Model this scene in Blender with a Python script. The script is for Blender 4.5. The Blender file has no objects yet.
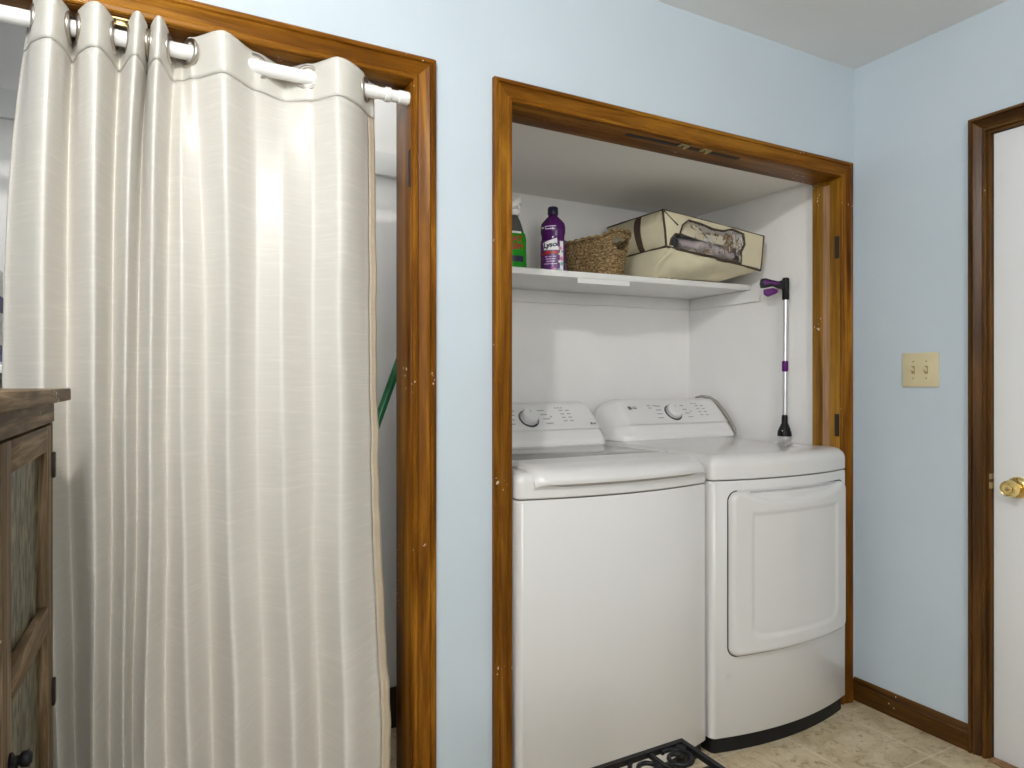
import bpy, bmesh, math, random
from mathutils import Vector, Matrix, noise
random.seed(7)
PI = math.pi
S = bpy.context.scene
C = S.collection

# ------------------------------------------------------------------ camera, light, exposure
CAMZ = 1.22
YAW = math.radians(28.15)
cam = bpy.data.objects.new('camera', bpy.data.cameras.new('camera'))
C.objects.link(cam)
cam.location = (0, 0, CAMZ)
cam.rotation_euler = (PI/2, 0, -YAW)
cam.data.sensor_width = 36.0
cam.data.lens = 667/1024*36
cam.data.clip_start = 0.02
S.camera = cam

w = bpy.data.worlds.new('room_air'); S.world = w
w.use_nodes = True
w.node_tree.nodes['Background'].inputs[0].default_value = (0.8, 0.85, 0.9, 1)
w.node_tree.nodes['Background'].inputs[1].default_value = 0.3

def lamp(name, kind, loc, power, color, size, target=None, size_y=None):
    d = bpy.data.lights.new(name, kind)
    d.energy = power; d.color = color
    if kind == 'AREA':
        d.size = size
        if size_y: d.shape = 'RECTANGLE'; d.size_y = size_y
    else:
        d.shadow_soft_size = size
    o = bpy.data.objects.new(name, d); C.objects.link(o); o.location = loc
    if target is not None:
        o.rotation_euler = (Vector(target)-Vector(loc)).to_track_quat('-Z', 'Y').to_euler()
    return o
lamp('ceiling_lamp', 'POINT', (-0.20, 0.28, 2.385), 54, (1.0, 0.975, 0.95), 0.035)
lamp('second_bulb', 'POINT', (0.02, -0.05, 2.33), 5, (1.0, 0.975, 0.945), 0.05)
lamp('closet_fill', 'POINT', (0.40, 2.03, 2.37), 3.0, (1.0, 0.97, 0.93), 0.04)  # added, unseen fill that brightens the closet gap beside the curtain
lamp('rear_fill', 'AREA', (0.0, -2.3, 1.70), 41, (1.0, 0.98, 0.955), 1.1, (1.2, 1.6, 1.2), 1.25)  # added soft fill from behind the camera; the wall there has no window

vs = S.view_settings
vs.view_transform = 'Standard'; vs.look = 'None'; vs.gamma = 1.0
vs.use_curve_mapping = False
vs.exposure = 0.03

# ------------------------------------------------------------------ helpers
BASE = {}                                   # world position each object's local frame stands at

def tag(o, label=None, cat=None, group=None, kind=None):
    if label: o['label'] = label
    if cat: o['category'] = cat
    if group: o['group'] = group
    if kind: o['kind'] = kind
    return o

def thing(name, label, cat, loc, group=None):
    o = bpy.data.objects.new(name, None); C.objects.link(o)
    o.location = loc; o.empty_display_size = 0.05
    BASE[o] = Vector(loc)
    return tag(o, label, cat, group)

def obj(name, bm, mat, parent=None, smooth=40, bevel=0, seg=2, loc=None, label=None):
    """link a bmesh given in world coordinates as one mesh object"""
    base = BASE[parent] if parent is not None else Vector(loc or (0, 0, 0))
    if bevel:
        bmesh.ops.remove_doubles(bm, verts=bm.verts, dist=1e-6)
        es = [e for e in bm.edges if len(e.link_faces) == 2 and e.calc_face_angle(0) > math.radians(35)]
        bmesh.ops.bevel(bm, geom=es, offset=bevel, segments=seg, profile=0.5, affect='EDGES', clamp_overlap=True)
    bmesh.ops.recalc_face_normals(bm, faces=bm.faces)
    bmesh.ops.translate(bm, verts=bm.verts, vec=-base)
    me = bpy.data.meshes.new(name)
    bm.to_mesh(me); bm.free()
    for p in me.polygons: p.use_smooth = bool(smooth)
    if smooth: me.set_sharp_from_angle(angle=math.radians(smooth))
    if mat: me.materials.append(mat)
    o = bpy.data.objects.new(name, me); C.objects.link(o)
    if parent is not None: o.parent = parent
    else: o.location = base
    BASE[o] = base
    if label: o['label'] = label
    return o

def struct(name, bm, mat, parent=None, **k):
    o = obj(name, bm, mat, parent, **k)
    if parent is None: o['kind'] = 'structure'
    return o

def box(bm, x0, x1, y0, y1, z0, z1):
    v = [bm.verts.new((x, y, z)) for z in (z0, z1) for (x, y) in ((x0, y0), (x1, y0), (x1, y1), (x0, y1))]
    for f in ((3, 2, 1, 0), (4, 5, 6, 7), (0, 1, 5, 4), (1, 2, 6, 5), (2, 3, 7, 6), (3, 0, 4, 7)):
        bm.faces.new([v[i] for i in f])
    return bm

def B(*a):
    bm = bmesh.new()
    for q in a: box(bm, *q)
    return bm

def loft(bm, rings, cap0=True, cap1=True, closed=True):
    vr = [[bm.verts.new(p) for p in r] for r in rings]
    n = len(vr[0])
    for a, b in zip(vr, vr[1:]):
        for i in range(n if closed else n-1):
            j = (i+1) % n
            bm.faces.new((a[i], a[j], b[j], b[i]))
    if cap0: bm.faces.new(vr[0][::-1])
    if cap1: bm.faces.new(vr[-1])
    return vr

def tube(bm, pts, r, n=10, closed=False, cap=True, flat=1.0):
    pts = [Vector(p) for p in pts]; m = len(pts)
    rr = r if isinstance(r, (list, tuple)) else [r]*m
    rings = []; up = None
    for i, p in enumerate(pts):
        if closed: t = pts[(i+1) % m]-pts[i-1]
        else: t = pts[min(i+1, m-1)]-pts[max(i-1, 0)]
        t.normalize()
        if up is None:
            up = Vector((0, 0, 1)) if abs(t.z) < 0.9 else Vector((1, 0, 0))
        a = t.cross(up).normalized(); up = a.cross(t).normalized()
        rings.append([p + (a*math.cos(k*2*PI/n)*flat + up*math.sin(k*2*PI/n))*rr[i] for k in range(n)])
    if closed:
        vr = [[bm.verts.new(q) for q in g] for g in rings]
        for i in range(m):
            a, b = vr[i], vr[(i+1) % m]
            for k in range(n): bm.faces.new((a[k], a[(k+1) % n], b[(k+1) % n], b[k]))
    else:
        loft(bm, rings, cap, cap)
    return bm

def lathe(bm, prof, center, axis=(0, 0, 1), n=28, sx=1.0, sy=1.0):
    """prof: (radius, height) from bottom to top along axis"""
    ax = Vector(axis).normalized()
    a = ax.orthogonal().normalized() if abs(ax.z) < 0.99 else Vector((1, 0, 0))
    b = ax.cross(a); c = Vector(center)
    loft(bm, [[c + ax*h + a*(math.cos(k*2*PI/n)*max(r, 1e-4)*sx) + b*(math.sin(k*2*PI/n)*max(r, 1e-4)*sy) for k in range(n)] for r, h in prof])
    return bm

def text_bm(body, size, put, offset=0.0, shear=0.0):
    """flat lettering; put maps (x, y) in letter space to a world point"""
    cu = bpy.data.curves.new('lettering', 'FONT'); cu.body = body; cu.size = size
    cu.align_x = 'CENTER'; cu.align_y = 'CENTER'; cu.offset = offset; cu.shear = shear; cu.resolution_u = 3
    t = bpy.data.objects.new('lettering', cu); C.objects.link(t)
    me = bpy.data.meshes.new_from_object(t.evaluated_get(bpy.context.evaluated_depsgraph_get()))
    bm = bmesh.new(); bm.from_mesh(me)
    bpy.data.objects.remove(t); bpy.data.meshes.remove(me); bpy.data.curves.remove(cu)
    bmesh.ops.subdivide_edges(bm, edges=[e for e in bm.edges if e.calc_length() > size*0.3], cuts=2)
    bmesh.ops.triangulate(bm, faces=bm.faces)
    for v in bm.verts: v.co = put(v.co.x, v.co.y)
    return bm

# ------------------------------------------------------------------ materials
def new(name):
    m = bpy.data.materials.new(name); m.use_nodes = True
    nt = m.node_tree; b = nt.nodes['Principled BSDF']
    return m, nt, b

def N(nt, t, **k):
    n = nt.nodes.new(t)
    for a, v in k.items():
        if a.startswith('i_'):
            key = a[2:]
            n.inputs[int(key) if key.isdigit() else key.replace('_', ' ')].default_value = v
        else: setattr(n, a, v)
    return n

def ramp(nt, fac, stops, interp='LINEAR'):
    r = nt.nodes.new('ShaderNodeValToRGB'); r.color_ramp.interpolation = interp
    e = r.color_ramp.elements
    while len(e) < len(stops): e.new(0.5)
    for s, (p, c) in zip(e, stops):
        s.position = p; s.color = (*c, 1) if len(c) == 3 else c
    nt.links.new(fac, r.inputs[0]); return r.outputs[0]

def coords(nt, scale=(1, 1, 1), rot=(0, 0, 0)):
    tc = N(nt, 'ShaderNodeTexCoord'); mp = N(nt, 'ShaderNodeMapping')
    mp.inputs['Scale'].default_value = scale; mp.inputs['Rotation'].default_value = rot
    nt.links.new(tc.outputs['Object'], mp.inputs[0]); return mp.outputs[0]

def noi(nt, vec, scale, detail=4, rough=0.55, dist=0.0):
    n = N(nt, 'ShaderNodeTexNoise'); n.inputs['Scale'].default_value = scale
    n.inputs['Detail'].default_value = detail; n.inputs['Roughness'].default_value = rough
    n.inputs['Distortion'].default_value = dist
    nt.links.new(vec, n.inputs['Vector']); return n.outputs[0]

def mixc(nt, fac, a, b, mode='MIX'):
    m = N(nt, 'ShaderNodeMix', data_type='RGBA', blend_type=mode)
    for s, v in ((m.inputs[0], fac), (m.inputs[6], a), (m.inputs[7], b)):
        if hasattr(v, 'is_linked'): nt.links.new(v, s)
        else: s.default_value = v if not isinstance(v, tuple) else ((*v, 1) if len(v) == 3 else v)
    return m.outputs[2]

def bump(nt, b, h, strength, dist=0.002):
    n = N(nt, 'ShaderNodeBump'); n.inputs['Strength'].default_value = strength; n.inputs['Distance'].default_value = dist
    nt.links.new(h, n.inputs['Height']); nt.links.new(n.outputs[0], b.inputs['Normal'])

def plain(name, col, rough=0.5, metal=0.0, var=0.06, scale=9.0, bmp=0.0, bscale=120, spec=0.5, coat=0.0):
    m, nt, b = new(name)
    v = coords(nt)
    f = noi(nt, v, scale)
    lo = tuple(c*(1-var) for c in col); hi = tuple(min(1, c*(1+var)) for c in col)
    nt.links.new(ramp(nt, f, [(0.3, lo), (0.7, hi)]), b.inputs['Base Color'])
    b.inputs['Roughness'].default_value = rough; b.inputs['Metallic'].default_value = metal
    b.inputs['Specular IOR Level'].default_value = spec; b.inputs['Coat Weight'].default_value = coat
    if bmp: bump(nt, b, noi(nt, v, bscale), bmp)
    return m

def wood(name, axis, dark, mid, light, rough=0.32, chips=0.0, fine=1.0, spec=0.5, bmp=0.15):
    m, nt, b = new(name)
    sc = [26.0*fine]*3; sc['XYZ'.index(axis)] = 1.6*fine
    v = coords(nt, sc)
    f = noi(nt, v, 1.0, 6, 0.62, 0.6)
    sc2 = [150.0*fine]*3; sc2['XYZ'.index(axis)] = 5.0
    f2 = noi(nt, coords(nt, sc2), 1.0, 3, 0.6)
    col = ramp(nt, f, [(0.28, dark), (0.5, mid), (0.74, light)])
    col = mixc(nt, 0.45, col, ramp(nt, f2, [(0.3, (0.45, 0.45, 0.45)), (0.65, (1.1, 1.1, 1.1))]), 'MULTIPLY')
    big = noi(nt, coords(nt), 3.0, 2)
    col = mixc(nt, 0.5, col, ramp(nt, big, [(0.3, (0.62, 0.6, 0.58)), (0.7, (1.12, 1.12, 1.1))]), 'MULTIPLY')
    if chips:
        c1 = noi(nt, coords(nt, (1, 1, 1)), 75, 2, 0.5)
        c2 = noi(nt, coords(nt, (1, 1, 1)), 6, 1, 0.5)
        mul = N(nt, 'ShaderNodeMath', operation='MULTIPLY'); nt.links.new(c1, mul.inputs[0]); nt.links.new(c2, mul.inputs[1])
        mk = ramp(nt, mul.outputs[0], [(chips, (0, 0, 0)), (chips+0.012, (1, 1, 1))])
        col = mixc(nt, mk, col, (0.72, 0.6, 0.46))
    nt.links.new(col, b.inputs['Base Color'])
    b.inputs['Roughness'].default_value = rough; b.inputs['Specular IOR Level'].default_value = spec
    bump(nt, b, f2, bmp, 0.001)
    return m

BLUE = (0.555, 0.63, 0.685)
M = {}
M['blue'] = plain('blue_wall_paint', BLUE, 0.55, var=0.02, scale=3, bmp=0.12, bscale=160, spec=0.35)
M['white_wall'] = plain('white_closet_paint', (0.93, 0.915, 0.895), 0.6, var=0.02, scale=3, bmp=0.1, bscale=140, spec=0.3)
M['grey_wall'] = plain('grey_white_closet_paint', (0.74, 0.74, 0.71), 0.65, var=0.02, scale=3, spec=0.3)
M['ceiling'] = plain('ceiling_paint', (0.83, 0.84, 0.84), 0.75, var=0.02, scale=3, spec=0.2)
W3 = ((0.042, 0.010, 0.001), (0.21, 0.075, 0.005), (0.46, 0.205, 0.022))
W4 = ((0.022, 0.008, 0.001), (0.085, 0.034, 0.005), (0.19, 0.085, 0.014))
W5 = ((0.10, 0.033, 0.003), (0.30, 0.135, 0.012), (0.46, 0.24, 0.035))
for ax in 'XYZ':
    M['wood'+ax] = wood('stained_trim_wood_'+ax.lower(), ax, *W3, rough=0.34, chips=0.462, spec=0.1)
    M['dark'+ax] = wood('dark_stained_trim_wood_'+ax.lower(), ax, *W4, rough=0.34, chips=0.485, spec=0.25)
M['amber'] = wood('amber_jamb_wood', 'Z', *W5, rough=0.4, chips=0.49, spec=0.25, fine=0.8)
M['woodend'] = wood('stained_end_grain', 'Z', (0.1, 0.035, 0.01), (0.2, 0.08, 0.02), (0.3, 0.13, 0.03))
M['bare'] = wood('bare_wood_stripe', 'Z', (0.26, 0.13, 0.06), (0.40, 0.23, 0.12), (0.52, 0.33, 0.2), rough=0.5, spec=0.2)
M['slot'] = plain('dark_slot', (0.02, 0.013, 0.008), 0.7)
RC = ((0.045, 0.026, 0.012), (0.17, 0.108, 0.056), (0.42, 0.31, 0.19))
for ax in 'XYZ':
    M['rustic'+ax] = wood('rustic_cabinet_wood_'+ax.lower(), ax, *RC, rough=0.6, fine=2.6, spec=0.2, bmp=0.6, chips=0.50)
M['enamel'] = plain('white_enamel', (0.70, 0.685, 0.67), 0.22, var=0.012, scale=2, coat=0.3)
M['console'] = plain('white_console_plastic', (0.83, 0.82, 0.81), 0.3, var=0.01, scale=2)
M['black'] = plain('black_plastic', (0.008, 0.008, 0.009), 0.45, var=0.2, spec=0.25)
M['iron'] = plain('black_wrought_iron', (0.006, 0.006, 0.007), 0.45, spec=0.25, var=0.3, scale=40, bmp=0.3, bscale=90)
M['darkbronze'] = plain('dark_bronze', (0.03, 0.022, 0.016), 0.45, 0.6, var=0.3)
M['ink'] = plain('grey_print', (0.30, 0.30, 0.31), 0.5)
M['inkdark'] = plain('dark_grey_print', (0.07, 0.07, 0.075), 0.4)
M['chrome'] = plain('chrome', (0.7, 0.7, 0.7), 0.18, 1.0, var=0.05)
M['nickel'] = plain('brushed_nickel', (0.52, 0.48, 0.43), 0.3, 1.0, var=0.1)
M['brass'] = plain('polished_brass', (0.83, 0.62, 0.25), 0.13, 1.0, var=0.08)
M['oldbrass'] = plain('old_brass', (0.42, 0.33, 0.16), 0.35, 1.0, var=0.2)
M['steel'] = plain('satin_aluminium', (0.68, 0.68, 0.69), 0.3, 0.9, var=0.05)
M['blackgloss'] = plain('black_gloss', (0.012, 0.012, 0.013), 0.2, var=0.2)
M['purple'] = plain('purple_plastic', (0.11, 0.006, 0.15), 0.4, var=0.1, spec=0.3)
M['whiteplastic'] = plain('white_plastic', (0.85, 0.85, 0.84), 0.35, var=0.02)
M['ivory'] = plain('ivory_plastic', (0.66, 0.575, 0.36), 0.35, var=0.03)
M['ivorydark'] = plain('dark_ivory_plastic', (0.36, 0.29, 0.13), 0.35, var=0.05)
M['paper'] = plain('white_paper', (0.86, 0.86, 0.85), 0.7, var=0.02)
M['navy'] = plain('navy_plastic', (0.012, 0.012, 0.045), 0.3)
M['greenpole'] = plain('green_pole_paint', (0.012, 0.16, 0.05), 0.25, var=0.12)
M['white_trim'] = plain('white_trim_paint', (0.84, 0.84, 0.82), 0.45, var=0.02)
M['door_white'] = plain('white_door_paint', (0.85, 0.855, 0.86), 0.42, var=0.01, scale=2, bmp=0.04, bscale=60)
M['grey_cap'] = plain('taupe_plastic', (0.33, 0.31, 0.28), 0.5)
M['boxblue'] = plain('blue_carton_print', (0.01, 0.015, 0.16), 0.4)
M['red'] = plain('red_print', (0.42, 0.02, 0.012), 0.4)
M['pipe'] = plain('brown_piping', (0.065, 0.043, 0.028), 0.75, var=0.2, scale=60)
M['bag'] = plain('cream_bag_fabric', (0.66, 0.60, 0.425), 0.8, var=0.05, scale=14, bmp=0.25, bscale=320, spec=0.2)

# floor: mottled beige vinyl laid as large tiles
m, nt, b = new('beige_vinyl_tile'); v = coords(nt)
f1 = noi(nt, v, 7, 8, 0.7, 1.2); f2 = noi(nt, v, 28, 6, 0.7, 0.8)
col = ramp(nt, f1, [(0.3, (0.36, 0.265, 0.14)), (0.52, (0.58, 0.475, 0.31)), (0.75, (0.68, 0.59, 0.43))])
col = mixc(nt, ramp(nt, f2, [(0.53, (0, 0, 0)), (0.68, (0.85, 0.85, 0.85))]), col, (0.25, 0.155, 0.065))
br = N(nt, 'ShaderNodeTexBrick', offset=0.0)
br.inputs['Scale'].default_value = 1.0; br.inputs['Mortar Size'].default_value = 0.0035
br.inputs['Brick Width'].default_value = 0.32; br.inputs['Row Height'].default_value = 0.32; br.inputs['Mortar Smooth'].default_value = 0.4
mp = coords(nt); nt.links.new(mp, br.inputs['Vector'])
gf = ramp(nt, br.outputs['Fac'], [(0.0, (0, 0, 0)), (1.0, (0.55, 0.55, 0.55))])
col = mixc(nt, gf, col, (0.72, 0.66, 0.53))
nt.links.new(col, b.inputs['Base Color']); b.inputs['Roughness'].default_value = 0.42
bump(nt, b, f2, 0.1); M['floor'] = m

# curtain: ivory slub satin
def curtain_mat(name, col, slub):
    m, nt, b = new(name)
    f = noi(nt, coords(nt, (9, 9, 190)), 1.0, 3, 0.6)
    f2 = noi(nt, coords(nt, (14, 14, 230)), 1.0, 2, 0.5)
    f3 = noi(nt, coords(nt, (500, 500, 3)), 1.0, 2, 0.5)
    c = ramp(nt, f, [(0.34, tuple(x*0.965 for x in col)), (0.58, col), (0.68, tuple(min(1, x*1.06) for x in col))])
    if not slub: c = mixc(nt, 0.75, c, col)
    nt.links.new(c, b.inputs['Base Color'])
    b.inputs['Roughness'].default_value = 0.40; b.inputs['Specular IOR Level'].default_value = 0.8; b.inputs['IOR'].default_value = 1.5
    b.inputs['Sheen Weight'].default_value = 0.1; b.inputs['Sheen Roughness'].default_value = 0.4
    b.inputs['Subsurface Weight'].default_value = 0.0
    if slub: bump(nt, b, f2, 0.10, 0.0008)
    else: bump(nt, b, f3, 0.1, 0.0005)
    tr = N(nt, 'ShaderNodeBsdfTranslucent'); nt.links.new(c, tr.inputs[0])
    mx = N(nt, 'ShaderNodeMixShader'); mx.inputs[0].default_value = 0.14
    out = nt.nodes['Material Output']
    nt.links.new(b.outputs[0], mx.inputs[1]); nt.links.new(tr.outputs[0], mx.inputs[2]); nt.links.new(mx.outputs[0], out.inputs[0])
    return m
M['curtain'] = curtain_mat('ivory_slub_satin', (0.745, 0.715, 0.65), True)
M['curtain_head'] = curtain_mat('ivory_satin_heading', (0.75, 0.725, 0.655), False)
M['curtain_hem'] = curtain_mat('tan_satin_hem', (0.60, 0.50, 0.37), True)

# hammered cabinet glass
m, nt, b = new('hammered_olive_glass')
v = coords(nt, (1, 1, 0.45))
vo = N(nt, 'ShaderNodeTexVoronoi', feature='SMOOTH_F1'); vo.inputs['Scale'].default_value = 62; nt.links.new(v, vo.inputs['Vector'])
f = noi(nt, coords(nt, (1, 1, 0.5)), 60, 2)
nt.links.new(ramp(nt, f, [(0.42, (0.045, 0.04, 0.02)), (0.60, (0.22, 0.20, 0.115))]), b.inputs['Base Color'])
b.inputs['Roughness'].default_value = 0.35; b.inputs['Specular IOR Level'].default_value = 0.15; b.inputs['Transmission Weight'].default_value = 0.15
bump(nt, b, vo.outputs[0], 0.6, 0.004); M['cabglass'] = m

# washer lid glass
m, nt, b = new('tinted_lid_glass')
f = noi(nt, coords(nt), 3)
nt.links.new(ramp(nt, f, [(0.3, (0.20, 0.205, 0.185)), (0.7, (0.24, 0.245, 0.225))]), b.inputs['Base Color'])
b.inputs['Roughness'].default_value = 0.06; 
b.inputs['IOR'].default_value = 1.45; M['lidglass'] = m

def clear(name, col, rough, alpha_tint):
    m, nt, b = new(name)
    nt.links.new(ramp(nt, noi(nt, coords(nt), 40), [(0.3, tuple(c*0.92 for c in col)), (0.7, col)]), b.inputs['Base Color'])
    b.inputs['Roughness'].default_value = rough; b.inputs['Transmission Weight'].default_value = alpha_tint
    b.inputs['IOR'].default_value = 1.35
    return m
M['greenliquid'] = clear('green_bottle_plastic', (0.015, 0.40, 0.01), 0.15, 0.2)
M['smoke'] = clear('smoky_clear_plastic', (0.14, 0.14, 0.135), 0.15, 0.3)
M['purpleplastic'] = clear('deep_purple_plastic', (0.085, 0.010, 0.12), 0.16, 0.1)
# crinkled clear vinyl
m, nt, b = new('clear_vinyl')
gl = N(nt, 'ShaderNodeBsdfGlossy'); gl.inputs['Roughness'].default_value = 0.12
tr = N(nt, 'ShaderNodeBsdfTransparent'); tr.inputs[0].default_value = (0.93, 0.92, 0.92, 1)
fr = N(nt, 'ShaderNodeFresnel'); fr.inputs['IOR'].default_value = 1.5
bn = N(nt, 'ShaderNodeBump'); bn.inputs['Strength'].default_value = 0.55; bn.inputs['Distance'].default_value = 0.010
nt.links.new(noi(nt, coords(nt), 24, 2, 0.5, 1.0), bn.inputs['Height'])
nt.links.new(bn.outputs[0], gl.inputs['Normal']); nt.links.new(bn.outputs[0], fr.inputs['Normal'])
mx = N(nt, 'ShaderNodeMixShader'); nt.links.new(fr.outputs[0], mx.inputs[0]); nt.links.new(tr.outputs[0], mx.inputs[1]); nt.links.new(gl.outputs[0], mx.inputs[2])
nt.links.new(mx.outputs[0], nt.nodes['Material Output'].inputs[0]); M['vinyl'] = m
M['blanket'] = plain('mauve_grey_satin', (0.44, 0.38, 0.375), 0.38, var=0.3, scale=22, bmp=0.4, bscale=40)

# woven seagrass
m, nt, b = new('woven_seagrass'); v = coords(nt)
f = noi(nt, coords(nt, (1, 1, 2.2)), 95, 3, 0.7)
nt.links.new(ramp(nt, f, [(0.36, (0.05, 0.027, 0.009)), (0.5, (0.21, 0.13, 0.05)), (0.64, (0.46, 0.33, 0.16))]), b.inputs['Base Color'])
b.inputs['Roughness'].default_value = 0.75; bump(nt, b, f, 0.6, 0.003); M['seagrass'] = m

# ------------------------------------------------------------------ the setting
YW, YB = 1.655, 1.77            # main wall, room face and closet face
XR = 2.393                      # right wall
XL = -0.60                      # left wall
YF = -2.40
ZC = 2.44
ZH = 2.008                      # head of both openings
LX0, LX1 = -0.53, 0.586         # curtained opening
RX0, RX1 = 0.884, 2.300         # laundry opening
YBL = 2.497                     # laundry back wall
ZLC = 2.035                     # laundry ceiling

struct('floor', B((XL-.1, XR+.1, YF-.1, 2.62, -0.08, 0)), M['floor'], smooth=0)
struct('ceiling', B((XL-.1, XR+.1, YF-.1, 2.62, ZC, ZC+.08)), M['ceiling'], smooth=0)
struct('wall_back', B((XL, LX0-.018, YW, YB, 0, ZC), (LX1+.018, RX0-.018, YW, YB, 0, ZC), (RX1+.018, XR, YW, YB, 0, ZC),
                      (LX0-.018, LX1+.018, YW, YB, ZH+.018, ZC), (RX0-.018, RX1+.018, YW, YB, ZH+.018, ZC)), M['blue'], smooth=0)
DY0, DY1, DZ = 0.35, 1.176, 2.035   # door opening in the right wall
struct('wall_right', B((XR, XR+.1, DY1+.015, 2.62, 0, ZC), (XR, XR+.1, DY0-.015, DY1+.015, DZ+.015, ZC), (XR, XR+.1, YF-.1, DY0-.015, 0, ZC)), M['blue'], smooth=0)
struct('wall_left', B((XL-.1, XL, YF-.1, 2.62, 0, ZC)), M['blue'], smooth=0)
struct('wall_front', B((XL, XR, YF-.1, YF, 0, ZC)), M['blue'], smooth=0)
# laundry alcove
struct('wall_laundry_back', B((0.86, 2.36, YBL, YBL+.08, 0, ZLC)), M['white_wall'], smooth=0)
struct('wall_laundry_right', B((2.33, XR, YB, YBL, 0, ZLC)), M['white_wall'], smooth=0)
struct('wall_laundry_left', B((0.835, 0.865, YB, YBL, 0, ZC)), M['white_wall'], smooth=0)
struct('ceiling_laundry', B((0.865, XR, YB, YBL+.1, ZLC, ZLC+.05)), M['white_wall'], smooth=0)
# curtained closet
struct('wall_closet_back', B((XL, 0.835, 2.30, 2.38, 0, ZC)), M['white_wall'], smooth=0)
struct('trim_closet', B((XL, 0.834, 2.279, 2.30, 1.955, 2.035)), M['white_trim'], bevel=0.003)
struct('baseboard_closet', B((XL, 0.834, 2.283, 2.30, 0.0, 0.14)), M['slot'], bevel=0.002)

PROF = [(0, 0), (0, .009), (.003, .012), (.011, .0125), (.0155, .0070), (.022, .010), (.034, .013), (.043, .0175),
        (.0465, .0135), (.050, .0185), (.058, .0185), (.062, .015), (.062, 0)]
def casing(a0, a1, zt, put, mats, n, wid=0.062, z0=0.0):
    """mitred three-piece door casing; put(a, d, z): a along the wall, d out of it"""
    k = wid/0.062
    P = [(w_*k, d) for w_, d in PROF]
    for nm, r0, r1, mt in (('left', [put(a0-q, d, z0) for q, d in P], [put(a0-q, d, zt+q) for q, d in P], mats[1]),
                           ('head', [put(a0-q, d, zt+q) for q, d in P], [put(a1+q, d, zt+q) for q, d in P], mats[0]),
                           ('right', [put(a1+q, d, zt+q) for q, d in P], [put(a1+q, d, z0) for q, d in P], mats[1])):
        bm = bmesh.new(); loft(bm, [r0, r1])
        struct('trim_%d' % n, bm, mt, smooth=28); n += 1
    return n
mainput = lambda a, d, z: Vector((a, YW-d, z))
n = casing(LX0-.004, LX1+.004, ZH+.002, mainput, (M['woodX'], M['woodZ']), 1)
n = casing(RX0-.003, RX1+.004, ZH+.002, mainput, (M['woodX'], M['woodZ']), n, 0.058)
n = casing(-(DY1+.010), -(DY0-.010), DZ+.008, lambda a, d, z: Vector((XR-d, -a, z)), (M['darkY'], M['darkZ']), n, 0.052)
def jamb(x0, x1, zt, n):
    for q, mt in (((x0-.018, x0, YW-.002, YB+.002, 0, zt), 'woodZ'), ((x1, x1+.018, YW-.002, YB+.002, 0, zt), 'woodZ'),
                  ((x0-.018, x1+.018, YW-.002, YB+.002, zt, zt+.018), 'woodX')):
        o = struct('trim_%d' % n, B(q), M[mt], bevel=.0015); n += 1
        yield o
jl = list(jamb(LX0, LX1, ZH, 10)); jr = list(jamb(RX0, RX1, ZH, 13))
jr[1].data.materials[0] = M['amber']
# worn stripe where a stop came off, mortises, door catches
struct('worn_stripe', B((RX1-.0015, RX1, 1.693, 1.724, 0.97, ZH-.02)), M['bare'], jr[1], smooth=0)
for z in (1.70, 1.02):
    struct('hinge_mortise', B((RX1-.002, RX1, 1.6535, 1.672, z, z+.085)), M['slot'], jr[1], smooth=0)
struct('hinge_mortise', B((LX1-.002, LX1, 1.6535, 1.668, 1.735, 1.83)), M['slot'], jl[1], smooth=0)
struct('track_groove', B((1.31, 1.80, 1.675, 1.692, ZH-.002, ZH)), M['slot'], jr[2], smooth=0)
for x in (1.515, 1.612):
    bm = B((x, x+.042, 1.660, 1.682, ZH-.006, ZH), (x+.014, x+.028, 1.664, 1.678, ZH-.013, ZH-.005))
    struct('door_catch', bm, M['oldbrass'], jr[2], bevel=.002)
bm = B((-.09, -.04, 1.658, 1.684, ZH-.006, ZH), (-.075, -.055, 1.660, 1.678, ZH-.018, ZH-.005))
struct('door_catch', bm, M['oldbrass'], jl[2], bevel=.002)

# baseboard on the right wall
BP = [(0, 0), (.014, 0), (.014, .058), (.010, .064), (.011, .070), (.007, .080), (.004, .086), (0, .086)]
bm = bmesh.new()
loft(bm, [[Vector((XR-d, y, z)) for d, z in BP] for y in (YW, DY1+.0625)])
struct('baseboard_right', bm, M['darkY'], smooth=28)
bm = bmesh.new()
loft(bm, [[Vector((x, YW-d, z)) for d, z in BP] for x in (LX1+.066, RX0-.061)])
struct('baseboard_back', bm, M['woodX'], smooth=28)

# door in the right wall
d = struct('door_1', B((XR+.010, XR+.045, DY0, DY1-.003, .008, DZ-.003)), M['door_white'], bevel=.002)
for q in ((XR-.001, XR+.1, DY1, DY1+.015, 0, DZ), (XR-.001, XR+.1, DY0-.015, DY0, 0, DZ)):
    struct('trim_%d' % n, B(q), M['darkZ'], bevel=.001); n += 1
n = max(n, 16)
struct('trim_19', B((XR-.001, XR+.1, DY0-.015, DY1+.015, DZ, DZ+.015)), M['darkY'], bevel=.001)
struct('trim_20', B((XR-.02, XR+.1, DY0, DY1, 0, .007)), M['bare'], bevel=.002)
KY, KZ = 1.102, 0.893
bm = bmesh.new(); lathe(bm, [(.034, 0), (.034, .003), (.029, .009), (.018, .012)], (XR+.010, KY, KZ), (-1, 0, 0), 36)
struct('rosette', bm, M['brass'], d, smooth=50)
bm = bmesh.new()
lathe(bm, [(.011, .010), (.011, .026), (.017, .032), (.0245, .040), (.0265, .050), (.026, .058), (.022, .064), (.0215, .0655), (.019, .064), (.0135, .0655), (.013, .0675), (.006, .0675)], (XR+.010, KY, KZ), (-1, 0, 0), 40)
k_ = struct('knob', bm, M['brass'], d, smooth=50)
bm = bmesh.new(); lathe(bm, [(.006, .067), (.006, .070), (.004, .071)], (XR+.010, KY, KZ), (-1, 0, 0), 20)
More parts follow.
